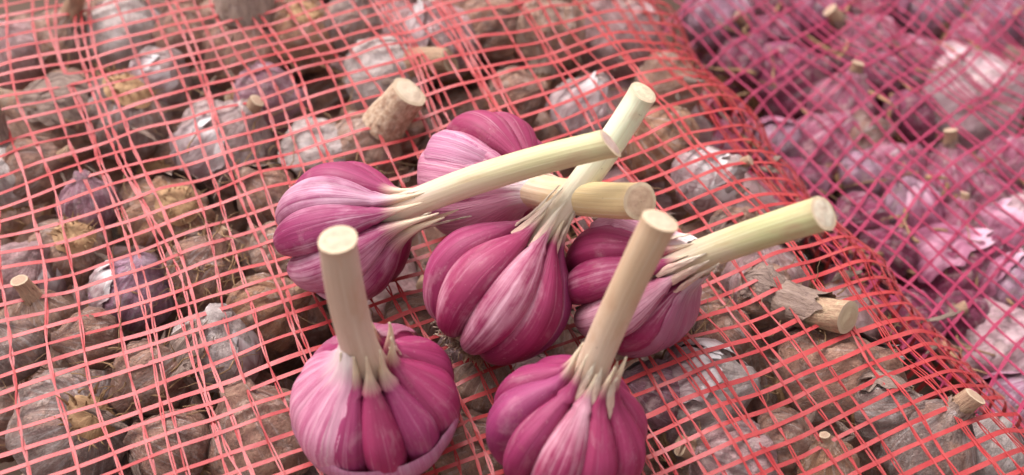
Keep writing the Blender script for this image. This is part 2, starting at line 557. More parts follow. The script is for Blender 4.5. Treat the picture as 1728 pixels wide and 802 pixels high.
# ------------------------------------------------------------------ nets
def net_bag_red():
    root = ob('mesh_bag', None, loc=(AX * -4 + BX * 3) * CM)
    root.empty_display_size = .05
    tag(root, 'coral red open mesh bag stuffed with dusty bulbs, under the six purple heads', 'mesh bag')
    inv = Matrix.Translation(-root.location)
    off = (AX * -4 + BX * 3)
    # wefts: flat tapes
    b, bs = -19.0, []
    while b < 30:
        bs.append(b)
        b += (.65 + .010 * max(0, b + 8)) * RND.uniform(.8, 1.2)
    ds = .3
    n = int((24 + A0 + RB * 1.6 + 6) / ds)
    for wi, b in enumerate(bs):
        base, bn, nr = [], [], []
        ph = RND.uniform(0, 90)
        wd = RND.uniform(.135, .18)
        ws = []
        for i in range(n + 1):
            s = -24 + i * ds
            bb = b + .08 * noise.noise(Vector((s * .22, ph, 0))) + .03 * noise.noise(Vector((s * .9, ph, 4))) \
                + .5 * noise.noise(Vector((s * .09, b * .12, 2.0))) + .011 * max(0, s - 4) ** 2 * .35
            p, nn = red_surf(s, bb)
            tw = .35 * noise.noise(Vector((s * .5, ph, 9)))
            base.append(p); bn.append(nn)
            nr.append((nn + BX * tw).normalized())
            ws.append(wd * (1 + .15 * noise.noise(Vector((s * .8, ph, 7)))))
        mb = MB(); mb.ribbon([p - off for p in drape(base, bn, 'red')], nr, ws, .012)
        ob('weft_strand', mb.mesh('weft_strand', [M_RED], smooth_=False), root)
    # warps: two thin twisted filaments each, bunched here and there
    s, ss = -23.0, []
    while s < A0 + RB * 1.5:
        ss.append(s)
        r = RND.random()
        s += RND.uniform(.20, .36) if r < (.34 if A0 < s < A0 + 5 else .26) else RND.uniform(.70, 1.12)
    db = .22
    n = int(49 / db)
    for s0 in ss:
        mb = MB()
        ph = RND.uniform(0, 90)
        fw = RND.uniform(.048, .068)
        per = RND.uniform(.85, 2.2)
        for side in (1, -1):
            base, bn, nr = [], [], []
            for i in range(n + 1):
                b = -19 + i * db
                tw = math.sin(b / per * math.pi + ph) * side
                s = s0 + .2 * noise.noise(Vector((b * .2, ph, 1))) + .55 * noise.noise(Vector((b * .08, s0 * .12, 6))) + .8 * noise.noise(Vector((b * .09, s0 * .45, 16))) \
                    + .04 * tw + .035 * noise.noise(Vector((b * .8, ph * 2 + side, 1)))
                p, nn = red_surf(s, b)
                base.append(p + nn * (.022 * side)); bn.append(nn)
                nr.append((nn + AX * .5 * noise.noise(Vector((b * .9, ph, side)))).normalized())
            mb.ribbon([p - off for p in drape(base, bn, 'red')], nr, fw, .014)
        ob('warp_strand', mb.mesh('warp_strand', [M_RED], smooth_=False), root)
    return root

def net_bag_magenta():
    org = Vector((24, 8, MZ))
    root = ob('mesh_bag', None, loc=org * CM)
    root.empty_display_size = .05
    tag(root, 'magenta open mesh bag of purple bulbs, lower and behind the coral red bag', 'mesh bag')
    # coordinates p = org0 + e1*i + e2*j
    o0 = Vector((22, 8, 0))
    def inside(p):
        a = p.dot(AX)
        return a > A0 + RB - 1.2 + max(0, (-p.y - 4)) * .0 and p.x < 46 and -16 < p.y < 40
    def strands(e, f, lo, hi, gap, name, wd, lift, L):
        t = lo
        while t < hi:
            mb = MB(); ph = RND.uniform(0, 99)
            for side in ((0,) if name == 'cross_strand' else (1, -1)):
                run_p, run_n, run_b = [], [], []
                k = -L
                while k <= L:
                    q = t + .34 * noise.noise(Vector((k * .16, ph, 0))) + .9 * noise.noise(Vector((k * .1, t * .1, 3)))
                    if side: q += side * .05 * math.sin(k * 2.4 + ph)
                    p = o0 + e * k + f * q
                    if inside(p):
                        z = mag_h(p.x, p.y) + lift + .02 * side
                        run_p.append(Vector((p.x, p.y, z))); run_b.append(Vector((0, 0, 1)))
                        run_n.append(Vector((.25 * noise.noise(Vector((k * .7, ph, 2))), 0, 1)).normalized())
                    k += .4
                if len(run_p) > 4:
                    mb.ribbon([p - org for p in drape(run_p, run_b, 'mag')], run_n, wd * (1 if not side else .6), .03)
            if mb.v:
                ob(name, mb.mesh(name, [M_MAG], smooth_=False), root)
            t += RND.uniform(*gap)
    strands(E1, E2, -30, 30, (.55, 1.75), 'long_strand', .125, .02, 34)
    strands(E2, E1, -28, 30, (.45, 1.0), 'cross_strand', .105, 0.0, 34)
    return root

# ------------------------------------------------------------------ dusty bulbs: shared meshes in unit radius
def body_profile(t):
    return interp([(0, .05, -.80), (.06, .36, -.82), (.18, .74, -.66), (.36, .98, -.28), (.5, 1.0, .06), (.66, .86, .44), (.8, .55, .74), (.9, .34, .95), (1.0, .26, 1.15)], t)

def body_mesh(seed, mat):
    rr = random.Random(seed)
    mb = MB()
    nt_, na = 30, 52
    lob = rr.randint(7, 10)
    ph = [rr.uniform(-.3, .3) for _ in range(lob)]
    depth = rr.uniform(.09, .17)
    sq = Vector((rr.uniform(.92, 1.08), rr.uniform(.92, 1.08), rr.uniform(.82, 1.0)))
    rows, uvs = [], []
    for i in range(nt_ + 1):
        t = i / nt_
        r, z = body_profile(t)
        row, uvr = [], []
        for j in range(na):
            a = 2 * math.pi * j / na
            x = (a / (2 * math.pi) * lob + .35 * noise.noise(Vector((math.cos(a) * 1.3, math.sin(a) * 1.3, seed)))) % 1.0
            g = abs(2 * x - 1) ** 3
            f = 1 - depth * g * math.sin(math.pi * min(1, t * 1.05)) 
            d = Vector((math.cos(a) * r * f, math.sin(a) * r * f, z))
            d += d.normalized() * (.075 * fbm(d * 1.6 + Vector((seed * 3.3, 0, 0)), 4) + .034 * fbm(d * 6 + Vector((0, seed, 0)), 3))
            row.append(Vector((d.x * sq.x, d.y * sq.y, d.z * sq.z)))
            uvr.append((j / na, t))
        rows.append(row); uvs.append(uvr)
    b = mb.grid(rows, True, uvs)
    mb.cap(list(range(b, b + na)), Vector((0, 0, -.8)), 0, True)
    mb.cap(list(range(b + nt_ * na, b + (nt_ + 1) * na)), Vector((0, 0, 1.1)))
    return mb.mesh('bulb_body', [mat], 1.0)

def neck_mesh(seed, L, r0, r1):
    rr = random.Random(seed)
    mb = MB(); rows, uvs = [], []
    n, na = 16, 20
    bx, by = rr.uniform(-.3, .3), rr.uniform(-.3, .3)
    for i in range(n + 1):
        t = i / n
        r = r0 + (r1 - r0) * smooth(0, .75, t)
        row = []
        for j in range(na):
            a = 2 * math.pi * j / na
            q = r * (1 + .10 * noise.noise(Vector((math.cos(a) * 2.2, math.sin(a) * 2.2, t * 1.4 + seed))) + .07 * noise.noise(Vector((math.cos(a) * 6, math.sin(a) * 6, t * 1.2 + seed))))
            row.append(Vector((bx * t * t * L + q * math.cos(a), by * t * t * L + q * math.sin(a), .75 + (L + .25) * t)))
        rows.append(row); uvs.append([(j / na, t) for j in range(na)])
    mb.grid(rows, True, uvs)
    tip = Vector((bx * L, by * L, .75 + L + .25))
    return mb.mesh('neck', [M_DRY], 1.0), tip, rows[-1]

def cut_mesh(ring, bulge=.12, scale=1.0, inset=.0):
    mb = MB()
    c = sum(ring, Vector()) / len(ring)
    ax = (ring[0] - c).cross(ring[len(ring) // 4] - c).normalized()
    rm = sum((p - c).length for p in ring) / len(ring)
    rows, uvs = [], []
    for k in range(7):
        q = 1 - k / 6.0
        qq = max(q, .02)
        row = []
        for j, p in enumerate(ring):
            e = c + (p - c) * qq + ax * rm * (bulge * (1 - qq * qq) * 1.0 + .07 * noise.noise((p - c) * (2.2 * qq / rm) + Vector((c.x * 7, 0, 0))) * (1 - qq ** 6))
            row.append(e)
        rows.append(row); uvs.append([(j / len(ring), qq) for j in range(len(ring))])
    mb.grid(rows, True, uvs)
    return mb.mesh('cut_end', [M_CUT], scale)

def root_mesh(seed):
    rr = random.Random(seed)
    mb = MB()
    na = 26
    rows, uvs = [], []
    for i in range(8):
        q = i / 7
        row = []
        for j in range(na):
            a = 2 * math.pi * j / na
            r = .50 * (1 - q) * (1 + .18 * noise.noise(Vector((math.cos(a) * 1.7, math.sin(a) * 1.7, seed)))) + .015
            z = -.70 - .17 * smooth(0, .5, q) + .05 * noise.noise(Vector((math.cos(a) * r * 9, math.sin(a) * r * 9, seed)))
            row.append(Vector((r * math.cos(a), r * math.sin(a), z)))
        rows.append(row); uvs.append([(j / na, 1 - q) for j in range(na)])
    mb.grid(rows, True, uvs)
    for k in range(26):
        a, r = rr.uniform(0, 6.28), rr.uniform(.1, .46)
        p = Vector((r * math.cos(a), r * math.sin(a), -.82))
        d = Vector((math.cos(a) * .7, math.sin(a) * .7, -rr.uniform(.2, .9))).normalized()
        pts = [p]
        for q in range(3):
            d = (d + Vector((rr.uniform(-.5, .5), rr.uniform(-.5, .5), rr.uniform(-.3, .4)))).normalized()
            pts.append(pts[-1] + d * rr.uniform(.05, .12))
        mb.tube(pts, [.022, .018, .014, .006], 4)
    return mb.mesh('root_plate', [M_ROOT], 1.0)

def paper_mesh(seed, mat):
    """torn sheet of outer skin lying over part of the bulb, edges lifted"""
    rr = random.Random(seed)
    mb = MB(); rows, uvs = [], []
    a0, da = rr.uniform(0, 6.28), rr.uniform(1.0, 2.0)
    t0, t1 = rr.uniform(.15, .4), rr.uniform(.7, .97)
    n, m = 18, 18
    for i in range(n + 1):
        fi = i / n
        row, uvr = [], []
        for j in range(m + 1):
            fj = j / m
            jag = .22 * noise.noise(Vector((fj * 5, seed, 0)))
            jag2 = .22 * noise.noise(Vector((fi * 5, seed, 5)))
            t = t0 + (t1 - t0) * fi + (jag * (1 - fi) + jag * fi * .6)
            t = min(.99, max(.04, t))
            a = a0 + da * fj + jag2 * (.5 + abs(fj - .5))
            r, z = body_profile(t)
            edge = max(abs(fi * 2 - 1), abs(fj * 2 - 1)) ** 4
            k = 1.06 + .035 * edge * (1 + noise.noise(Vector((fi * 4, fj * 4, seed)))) + .03 * noise.noise(Vector((fi * 7, fj * 7, seed)))
            row.append(Vector((r * k * math.cos(a), r * k * math.sin(a), z * k * .96)))
            uvr.append((fj * .6, fi))
        rows.append(row); uvs.append(uvr)
    mb.grid(rows, False, uvs)
    return mb.mesh('loose_skin', [mat], 1.0)

BODY = [body_mesh(k, M_DIRT) for k in range(7)]
BODYP = [body_mesh(k + 20, M_PURP) for k in range(6)]
PAPER = [paper_mesh(k, M_PAPER) for k in range(6)]
M_PAPERP = mat_skin('purple_bulb_paper', rgb(176, 110, 136), rgb(126, 54, 84), rgb(206, 160, 178), 1.0, 18, .7)
PAPERP = [paper_mesh(k + 30, M_PAPERP) for k in range(5)]
LEAF = [paper_mesh(k + 50, M_LEAF) for k in range(5)]
ROOT = [root_mesh(k) for k in range(4)]
NECKS = {}
def neck_of(L, thick, v):
    key = (round(L, 2), round(thick, 2), v)
    if key not in NECKS:
        me, tip, ring = neck_mesh(v * 5 + 1 + int(L * 10), L, .30 * thick + .05, .27 * thick)
        NECKS[key] = (me, cut_mesh(ring, .10))
    return NECKS[key]

SHEATH = {}
def sheath_of(L, thick, v):
    """ragged dead leaf base wrapped round the lower part of a dry neck"""
    key = (round(L, 2), round(thick, 2), v)
    if key in SHEATH: return SHEATH[key]
    rr = random.Random(v * 5 + 1 + int(L * 10))
    bx, by = rr.uniform(-.3, .3), rr.uniform(-.3, .3)
    r0, r1 = .30 * thick + .05, .27 * thick
    mb = MB(); rows, uvs = [], []
    na = 40
    for i in range(19):
        row = []
        for j in range(na):
            a = 2 * math.pi * j / na
            end = .66 + .20 * noise.noise(Vector((math.cos(a) * 1.6, math.sin(a) * 1.6, v))) + .16 * noise.noise(Vector((math.cos(a) * 7, math.sin(a) * 7, v)))
            t = i / 18 * end
            r = r0 + (r1 - r0) * smooth(0, .75, t)
            q = r * (1.12 + .10 * noise.noise(Vector((math.cos(a) * 3, math.sin(a) * 3, t * 2 + v))) + .10 * noise.noise(Vector((math.cos(a) * 9, math.sin(a) * 9, t * 1.5 + v))) + .16 * (i / 18) ** 5 * (1 + noise.noise(Vector((math.cos(a) * 4, math.sin(a) * 4, v + 4)))))
            row.append(Vector((bx * t * t * L + q * math.cos(a), by * t * t * L + q * math.sin(a), .70 + (L + .25) * t)))
        rows.append(row); uvs.append([(j / na, i / 18) for j in range(na)])
    mb.grid(rows, True, uvs)
    SHEATH[key] = mb.mesh('dead_leaf', [M_LEAF], 1.0)
    return SHEATH[key]

TINT = {'tan': (196, 156, 134, .3), 'brown': (160, 120, 104, .1), 'pink': (212, 170, 170, .6), 'purple': (176, 124, 140, .55),
        'white': (232, 214, 208, .95), 'grey': (172, 148, 140, .4), 'orange': (190, 140, 104, .3), 'pale': (218, 190, 186, .8),
        'lilac': (200, 150, 176, .8), 'plum': (150, 56, 96, .6), 'rose': (184, 100, 130, .6), 'shiny': (240, 200, 206, 1.2)}  # shiny is a pale pink with highlights painted into the skin colour

def bulb(px, py, rpx, theta, tau, tint, label, neck=0.0, thick=1.0, root=True, paper=0, leaf=0, bag='red', cat='garlic bulb', group=None, proud=.0, tip=None, sheath=True):
    d = ray(px, py)
    t = 25.0
    R = 1.0
    opts = paper + leaf
    for _ in range(900):
        t += .06
        p = CAM + d * t
        R = 1.1 * rpx / FPX * t * (d.dot(CF))
        if bag == 'red':
            h = red_top(p.x, p.y, R * (.92 + .06 * (opts > 0) - proud))
            if h is not None and p.z <= h: break
        else:
            if p.z <= mag_h(p.x, p.y) - R * (.9 - proud): break
    return bulb_at(p, R, img_dir(theta, tau), tint, label, neck, thick, root, paper, leaf, bag, cat, group, tip, sheath)

BCOUNT = [0]
def bulb_at(p, R, axis, tint, label, neck=0, thick=1.0, root=True, paper=0, leaf=0, bag='red', cat='garlic bulb', group=None, tip=None, sheath=True):
    BCOUNT[0] += 1
    k = BCOUNT[0]
    rr = random.Random(k * 17)
    if not neck and 'neck' not in label and rr.random() < (.45 if bag == 'red' else .12):
        neck, thick = rr.choice([(.3, .55), (.45, .7), (.35, .85)])
    x = axis.cross(Vector((rr.uniform(-1, 1), rr.uniform(-1, 1), rr.uniform(-1, 1)))).normalized()
    y = axis.cross(x)
    e = ob('garlic_bulb', None)
    e.matrix_world = Matrix.Translation(p * CM) @ frame(x, y, axis, Vector()) @ Matrix.Diagonal((R * CM, R * CM, R * CM, 1))
    e.empty_display_size = .3
    tag(e, label, cat, group or ('bulbs filling the red bag' if bag == 'red' else 'bulbs filling the magenta bag'))
    c = TINT[tint]
    if 'deeper' not in label:
        BALLS[bag].append((tuple(p), R * 1.04))
    body = ob('body', rr.choice(BODY if bag == 'red' else BODYP), e)
    body.color = (lin(c[0]), lin(c[1]), lin(c[2]), c[3] + rr.uniform(-.1, .1))
    if neck:
        me, ce = neck_of(neck, thick, k % 4)
        nk = ob('neck', me, e)
        if sheath and (thick >= 1.2 or bag == 'mag' or rr.random() < .5):
            sh = ob('dead_leaf', sheath_of(neck, thick, k % 4), nk)
            sh.color = rgb(*((146, 122, 106) if bag == 'red' else (170, 130, 120)))
        nk.color = rgb(*(tip or (176, 142, 118)))
        ct = ob('cut_end', ce, nk)
        ct.color = rgb(*(tip or (190, 158, 134)))
    if root:
        rp = ob('root_plate', rr.choice(ROOT), e)
        rp.color = rgb(190, 150, 112)
    for _ in range(paper):
        q = ob('loose_skin', rr.choice(PAPER if bag == 'red' else PAPERP), e); q.rotation_euler = (0, 0, rr.uniform(0, 6.28))
    for _ in range(leaf):
        q = ob('dead_leaf', rr.choice(LEAF), e); q.rotation_euler = (0, 0, rr.uniform(0, 6.28)); q.color = rgb(120, 100, 92)
    return e

RED_BULBS = [
 # px, py, r, theta, tau, tint, label, options
 (215, 62, 64, 80, 20, 'white', 'dusty bulb with a peeling bright white skin at the top edge under the red mesh', dict(paper=2)),
 (418, 90, 74, 85, 25, 'brown', 'brown dusty bulb whose thick dark dried neck points up to the top edge', dict(neck=1.0, thick=1.7, leaf=1, tip=(110, 88, 76))),
 (110, 70, 52, 60, 30, 'tan', 'tan dusty bulb with a dry stalk just left of the white peeling bulb', dict(neck=.8, thick=.9, leaf=1)),
 (22, 90, 55, 120, 50, 'pink', 'pinkish dusty bulb at the left edge near the top corner', {}),
 (112, 200, 74, 165, 15, 'tan', 'tan bulb left of the grey root disc with a short whitish neck pointing left', dict(neck=.55, thick=.9, leaf=1, tip=(214, 200, 184))),
 (208, 200, 76, 240, -35, 'grey', 'bulb showing a broad flat grey root disc upward, left half of the red bag', dict(neck=.6, thick=.9)),
 (272, 128, 46, 40, 30, 'pale', 'small tan bulb with a pale spot above and right of the grey root disc', dict(paper=1)),
 (320, 60, 52, 100, 10, 'brown', 'dark brown bulb between the white peeling bulb and the thick dark neck', {}),
 (512, 60, 60, 250, -55, 'orange', 'bulb showing an orange tan root plate right of the thick dark neck', {}),
 (590, 45, 52, 70, 20, 'grey', 'grey purple bulb at the top edge right of the orange root plate', dict(paper=1)),
 (650, 130, 66, 18, 30, 'white', 'white and tan bulb with a cut stub pointing right, above the thick upright stub', dict(neck=.75, thick=1.15, proud=.15, paper=1, tip=(150, 124, 100))),
 (622, 246, 56, 46, 34, 'tan', 'tan bulb whose thick cut stub pokes up through the mesh above the left purple head', dict(neck=1.1, thick=1.85, root=False, proud=.15, tip=(236, 214, 188), sheath=False)),
 (745, 75, 66, 110, 20, 'pink', 'brown pink bulb with a grey flake right of the white stubbed bulb', dict(paper=1)),
 (832, 45, 54, 40, 10, 'brown', 'dark brown bulb at the top edge above the rear purple head', dict(neck=.5, thick=.6)),
 (918, 60, 62, 268, 20, 'tan', 'long tan bulb with its cut neck pointing down, above the rear purple head', dict(neck=.6, thick=1.1, tip=(190, 160, 130))),
 (1045, 62, 64, 130, 30, 'pink', 'pale pinkish tan bulb at the top edge left of the bag edge', dict(paper=1)),
 (985, 185, 56, 60, 30, 'pale', 'pale pinkish bulb left of the white stem tip', dict(paper=1)),
 (1125, 145, 54, 200, 20, 'tan', 'tan bulb right of the white stem tip near the bag edge', {}),
 (1110, 240, 62, 140, 20, 'orange', 'smooth tan bulb below the white stem tip', dict(root=False)),
 (1196, 305, 56, 30, 35, 'pale', 'pale pinkish white bulb right of the crossed stem ends', dict(paper=2)),
 (1235, 210, 50, 70, 10, 'pink', 'dusty pink bulb tight against the upper bag edge', {}),
 (1295, 320, 52, 35, 30, 'tan', 'tan bulb at the bag edge above the yellow green stem', {}),
 (1240, 390, 40, 60, 40, 'brown', 'small dark dried bulb just above the base of the yellow green stem', dict(leaf=1)),
 (1362, 345, 44, 25, 25, 'tan', 'tan bulb with a dry stub poking out behind the yellow green stem tip', dict(neck=.8, thick=1.5, leaf=1, root=False, proud=.3)),
 (382, 245, 76, 45, 30, 'pale', 'mottled pale pink bulb upper left of the left purple head', dict(paper=1)),
 (450, 170, 58, 0, 10, 'purple', 'dark purple brown bulb below the thick dark neck', {}),
 (285, 365, 66, 215, -50, 'orange', 'bulb with an orange root plate and dark grey side, left of the left purple head', dict(leaf=1)),
 (150, 345, 48, 90, 30, 'purple', 'small smooth purplish bulb below the grey root disc', dict(root=False)),
 (543, 270, 66, 20, 25, 'white', 'whitish tan bulb touching the top of the left purple head', dict(paper=1)),
 (450, 330, 50, 130, 40, 'brown', 'shrivelled brown bulb left of the left purple head', dict(leaf=2)),
 (46, 460, 58, 50, 30, 'pink', 'pinkish dusty bulb by the left edge at mid height', dict(paper=1)),
 (118, 425, 60, 230, -45, 'tan', 'tan bulb with root plate up, near the left edge at mid height', {}),
 (228, 492, 62, 60, 30, 'lilac', 'pale lilac bulb halfway between left edge and front left purple head', dict(paper=1)),
 (72, 535, 46, 95, 40, 'tan', 'tan bulb with a short neck pointing up near the left edge', dict(neck=.7, thick=1.0)),
 (152, 575, 50, 180, 30, 'brown', 'smooth brown bulb below the pale lilac bulb', dict(root=False)),
 (362, 592, 70, 75, 25, 'white', 'white and purple bulb with a dark leaf strip left of the front left head', dict(leaf=1, paper=1)),
 (455, 525, 64, 30, 20, 'orange', 'tan bulb beside the upright stem of the front left head', {}),
 (255, 640, 62, 220, 20, 'brown', 'brown leafy bulb left of the white bulb with the dark leaf strip', dict(leaf=2)),
 (115, 722, 92, 205, -38, 'grey', 'large grey bulb with cream root plate in the lower left corner', dict(paper=1)),
 (442, 742, 90, 110, 20, 'brown', 'large brown bulb at the bottom edge left of the front left head', {}),
 (18, 590, 56, 120, 30, 'grey', 'grey bulb cut by the left edge above the lower left corner', {}),
 (290, 760, 64, 150, 20, 'brown', 'brown bulb with dead leaves at the bottom edge between two larger bulbs', dict(leaf=2)),
 (12, 300, 56, 95, 15, 'white', 'bulb with a long pale neck standing at the left edge', dict(neck=1.2, thick=.8, tip=(214, 200, 178))),
 (60, 285, 50, 20, 20, 'brown', 'brown bulb in shade between the left edge and the grey root disc', {}),
 (345, 455, 58, 60, 10, 'brown', 'brown bulb under a tangle of roots left of the left purple head', dict(leaf=1)),
 (480, 430, 52, 30, 20, 'tan', 'tan bulb half under the left purple head', {}),
 (820, 650, 54, 70, 20, 'tan', 'tan bulb in the gap between the two front purple heads', {}),
 (800, 765, 66, 30, 20, 'brown', 'brown bulb at the bottom edge between the two front purple heads', {}),
 (700, 540, 50, 30, 20, 'tan', 'tan bulb in the gap behind the front left purple head', {}),
 (1190, 660, 78, 20, 30, 'white', 'white tan bulb right of the front right purple head', dict(paper=2)),
 (1100, 665, 54, 150, 30, 'purple', 'purplish bulb touching the front right purple head', dict(paper=1)),
 (1405, 650, 96, 20, 15, 'brown', 'large brown bulb below the cut stub that pokes through the mesh', dict(paper=1)),
 (1290, 470, 66, 100, 25, 'pink', 'pinkish brown bulb below the yellow green stem', dict(paper=1)),
 (1296, 498, 48, -24, 50, 'tan', 'dried brown stub with a cream cut end poking through the mesh on the right', dict(neck=1.9, thick=1.9, leaf=1, root=False, proud=.2, tip=(206, 184, 150))),
 (1560, 752, 76, 60, 25, 'grey', 'grey purple bulb at the bottom right of the red bag', dict(neck=.5, thick=.8, paper=1)),
 (1395, 790, 54, 100, 30, 'orange', 'shiny tan bulb at the bottom edge on the right', {}),
 (1235, 778, 72, 160, 20, 'pink', 'pinkish brown bulb at the bottom edge right of the front right head', {}),
 (1320, 745, 54, 0, 20, 'brown', 'small brown bulb wedged below the large brown bulb', {}),
 (1665, 760, 54, 70, 15, 'white', 'whitish bulb at the lower bag edge in the right corner', dict(paper=1)),
 (1590, 655, 58, 140, 20, 'tan', 'tan bulb at the bag edge right of the large brown bulb', {}),
 (1510, 555, 56, 40, 20, 'pale', 'pale bulb at the bag edge beyond the dried brown stub', dict(paper=1)),
 (1440, 450, 54, 60, 20, 'lilac', 'lilac tan bulb at the bag edge below the yellow green stem tip', dict(paper=1)),
 (1385, 395, 46, 160, 10, 'brown', 'brown bulb in shadow directly under the yellow green stem', {}),
 (1490, 690, 56, 10, 20, 'grey', 'grey bulb right of the large brown bulb toward the corner', dict(leaf=1)),
 (1045, 700, 50, 100, 20, 'brown', 'brown bulb showing beneath the front right purple head', {}),
 (1205, 560, 58, 130, 20, 'brown', 'brown bulb right beside the right hand purple head', {}),
 (690, 215, 50, 60, 20, 'brown', 'brown bulb between the thick upright stub and the rear purple head', dict(leaf=1)),
 (870, 165, 48, 20, 10, 'brown', 'dark brown bulb just above the rear purple head', {}),
 (1180, 85, 50, 20, 20, 'grey', 'greyish bulb at the top end of the bag edge', {}),
 (1130, 30, 46, 60, 20, 'tan', 'tan bulb at the top edge where the bag ends', {}),
]
for r in RED_BULBS:
    bulb(*r[:7], **r[7])

MAG_BULBS = [
 (1326, 142, 68, 20, 15, 'plum', 'round plum bulb with two pale spots, nearest the upper red bag edge', dict(paper=1)),
 (1622, 172, 92, 20, 0, 'shiny', 'largest shiny pink bulb with pale streaks in the magenta bag', {}),
 (1215, 32, 58, 80, 20, 'lilac', 'lilac bulb at the top edge of the magenta bag beside the red bag', dict(paper=1)),
 (1372, 20, 58, 60, 20, 'lilac', 'pale lilac bulb at the top edge, second from the red bag', dict(paper=1)),
 (1562, 12, 56, 70, 20, 'lilac', 'bright lilac bulb at the top edge in the middle of the magenta bag', dict(paper=1)),
 (1690, 28, 54, 120, 30, 'lilac', 'lilac bulb in the upper right corner', dict(paper=1)),
 (1460, 85, 56, 140, 20, 'rose', 'rosy tan bulb with a pale neck above the gap beside the largest shiny bulb', dict(neck=.8, thick=.9)),
 (1300, 70, 46, 150, 20, 'plum', 'dark plum bulb with a cream neck above the round plum bulb', dict(neck=.7, thick=.9)),
 (1392, 250, 58, 50, 30, 'rose', 'rose bulb with a pale torn skin below the round plum bulb', dict(paper=2)),
 (1420, 180, 52, 75, 30, 'rose', 'rosy bulb with a cream tip right of the round plum bulb', dict(neck=.5, thick=.8)),
 (1310, 245, 44, 30, 20, 'lilac', 'small lilac grey bulb tight behind the red bag edge', dict(paper=1)),
 (1500, 300, 62, 40, 10, 'rose', 'pinkish brown bulb below the dark gap in the magenta bag', {}),
 (1535, 200, 46, 40, 0, 'plum', 'dark plum bulb in the gap left of the largest shiny bulb', {}),
 (1605, 310, 62, 100, 20, 'rose', 'rose bulb directly below the largest shiny bulb', dict(neck=.5, thick=.7)),
 (1535, 350, 50, 110, 30, 'lilac', 'pale lilac bulb right of the yellow green stem tip', dict(paper=1)),
 (1450, 370, 46, 190, 15, 'plum', 'plum bulb with a dry stub just right of the yellow green stem tip', dict(neck=.9, thick=1.1)),
 (1695, 390, 58, 60, 20, 'shiny', 'pale pink bulb at the right edge at mid height', dict(paper=1)),
 (1700, 285, 50, 200, 30, 'rose', 'tan rose bulb at the right edge below the largest shiny bulb', dict(neck=.5, thick=.9)),
 (1600, 462, 78, 40, 25, 'plum', 'big plum bulb with lilac skin behind the lower red bag edge', dict(paper=1)),
 (1700, 480, 50, 60, 10, 'lilac', 'lilac bulb at the right edge right of the big plum bulb', dict(paper=1)),
 (1500, 425, 46, 150, 20, 'plum', 'dark plum bulb left of the big plum bulb', {}),
 (1612, 390, 46, 80, 20, 'rose', 'small rose bulb above the big plum bulb', dict(neck=.4, thick=.7)),
 (1672, 590, 86, 30, 20, 'shiny', 'big pale striped bulb low at the right edge', dict(paper=2)),
 (1708, 690, 58, 60, 20, 'lilac', 'pale lilac bulb lowest at the right edge', dict(paper=1)),
 (1545, 115, 54, 20, 20, 'rose', 'rose bulb above and left of the largest shiny bulb', {}),
 (1640, 80, 50, -20, 20, 'rose', 'rosy tan bulb with a long pale neck above the largest shiny bulb', dict(neck=1.2, thick=1.1, tip=(214, 176, 150))),
 (1255, 105, 40, 60, 20, 'plum', 'plum bulb in the corner between red bag edge and round plum bulb', {}),
 (1300, 8, 44, 60, 20, 'rose', 'small rose tan bulb at the top edge between two lilac bulbs', {}),
 (1470, 15, 50, 10, 20, 'plum', 'dark plum bulb at the top edge between two lilac bulbs', {}),
 (1350, 310, 44, 20, 20, 'plum', 'plum bulb just beyond the red bag edge above the yellow green stem', dict(paper=1)),
 (1450, 235, 46, 20, 20, 'brown', 'brown bulb in the magenta bag right of the torn rose bulb', {}),
 (1455, 300, 44, 20, 20, 'lilac', 'small violet bulb in the middle of the magenta bag', {}),
 (1550, 545, 50, 20, 20, 'plum', 'plum bulb beyond the red bag edge below the big plum bulb', {}),
 (1665, 340, 40, 20, 20, 'rose', 'small tan rose bulb above the pale pink bulb of the right edge', {}),
 (1620, 530, 40, 150, 20, 'plum', 'dark plum bulb squeezed between the big plum and big striped bulbs', {}),
 (1480, 130, 40, 150, 20, 'plum', 'dark plum bulb under the pale neck left of the shiny bulb', {}),
]
for r in MAG_BULBS:
    bulb(*r[:7], bag='mag', **{k: (v * .8 if k in ('neck', 'thick') else v) for k, v in r[7].items()})

# second layer: what shows dark through the gaps
def deeper():
    for i in range(11):
        for j in range(12):
            a = -21.5 + i * 3.7 + RND.uniform(-.6, .6) + (j % 2) * 1.8
            b = -15 + j * 3.7 + RND.uniform(-.8, .8)
            if a > 14.5: continue
            z = -5.2 + RND.uniform(-.6, .6) - (max(0, a - 9) ** 2) * .13
            ax = Vector((RND.uniform(-1, 1), RND.uniform(-1, 1), RND.uniform(-.4, 1))).normalized()
            p = AX * a + BX * b + Vector((0, 0, z))
            bulb_at(p, RND.uniform(1.9, 2.4), ax, RND.choice(['brown', 'tan', 'brown', 'pink']),
                    'dusty brown bulb lying deeper in the red bag, seen dark through gaps between upper bulbs', root=True,
                    group='bulbs lying deeper in the red bag')
    for i in range(7):
        for j in range(8):
            p = Vector((13 + i * 4.6 + RND.uniform(-.8, .8), -8 + j * 4.8 + RND.uniform(-.8, .8), MZ - 5.8 + RND.uniform(-.5, .5)))
            if p.dot(AX) < A0 + RB + 2.2 or p.x > 41: continue
            ax = Vector((RND.uniform(-1, 1), RND.uniform(-1, 1), RND.uniform(-.4, 1))).normalized()
            bulb_at(p, RND.uniform(2.0, 2.6), ax, RND.choice(['plum', 'rose', 'plum']),
                    'dark plum bulb lying deeper in the magenta bag, seen through gaps between upper bulbs', bag='mag', root=True,
                    group='bulbs lying deeper in the magenta bag')
deeper()

net_bag_red()
net_bag_magenta()

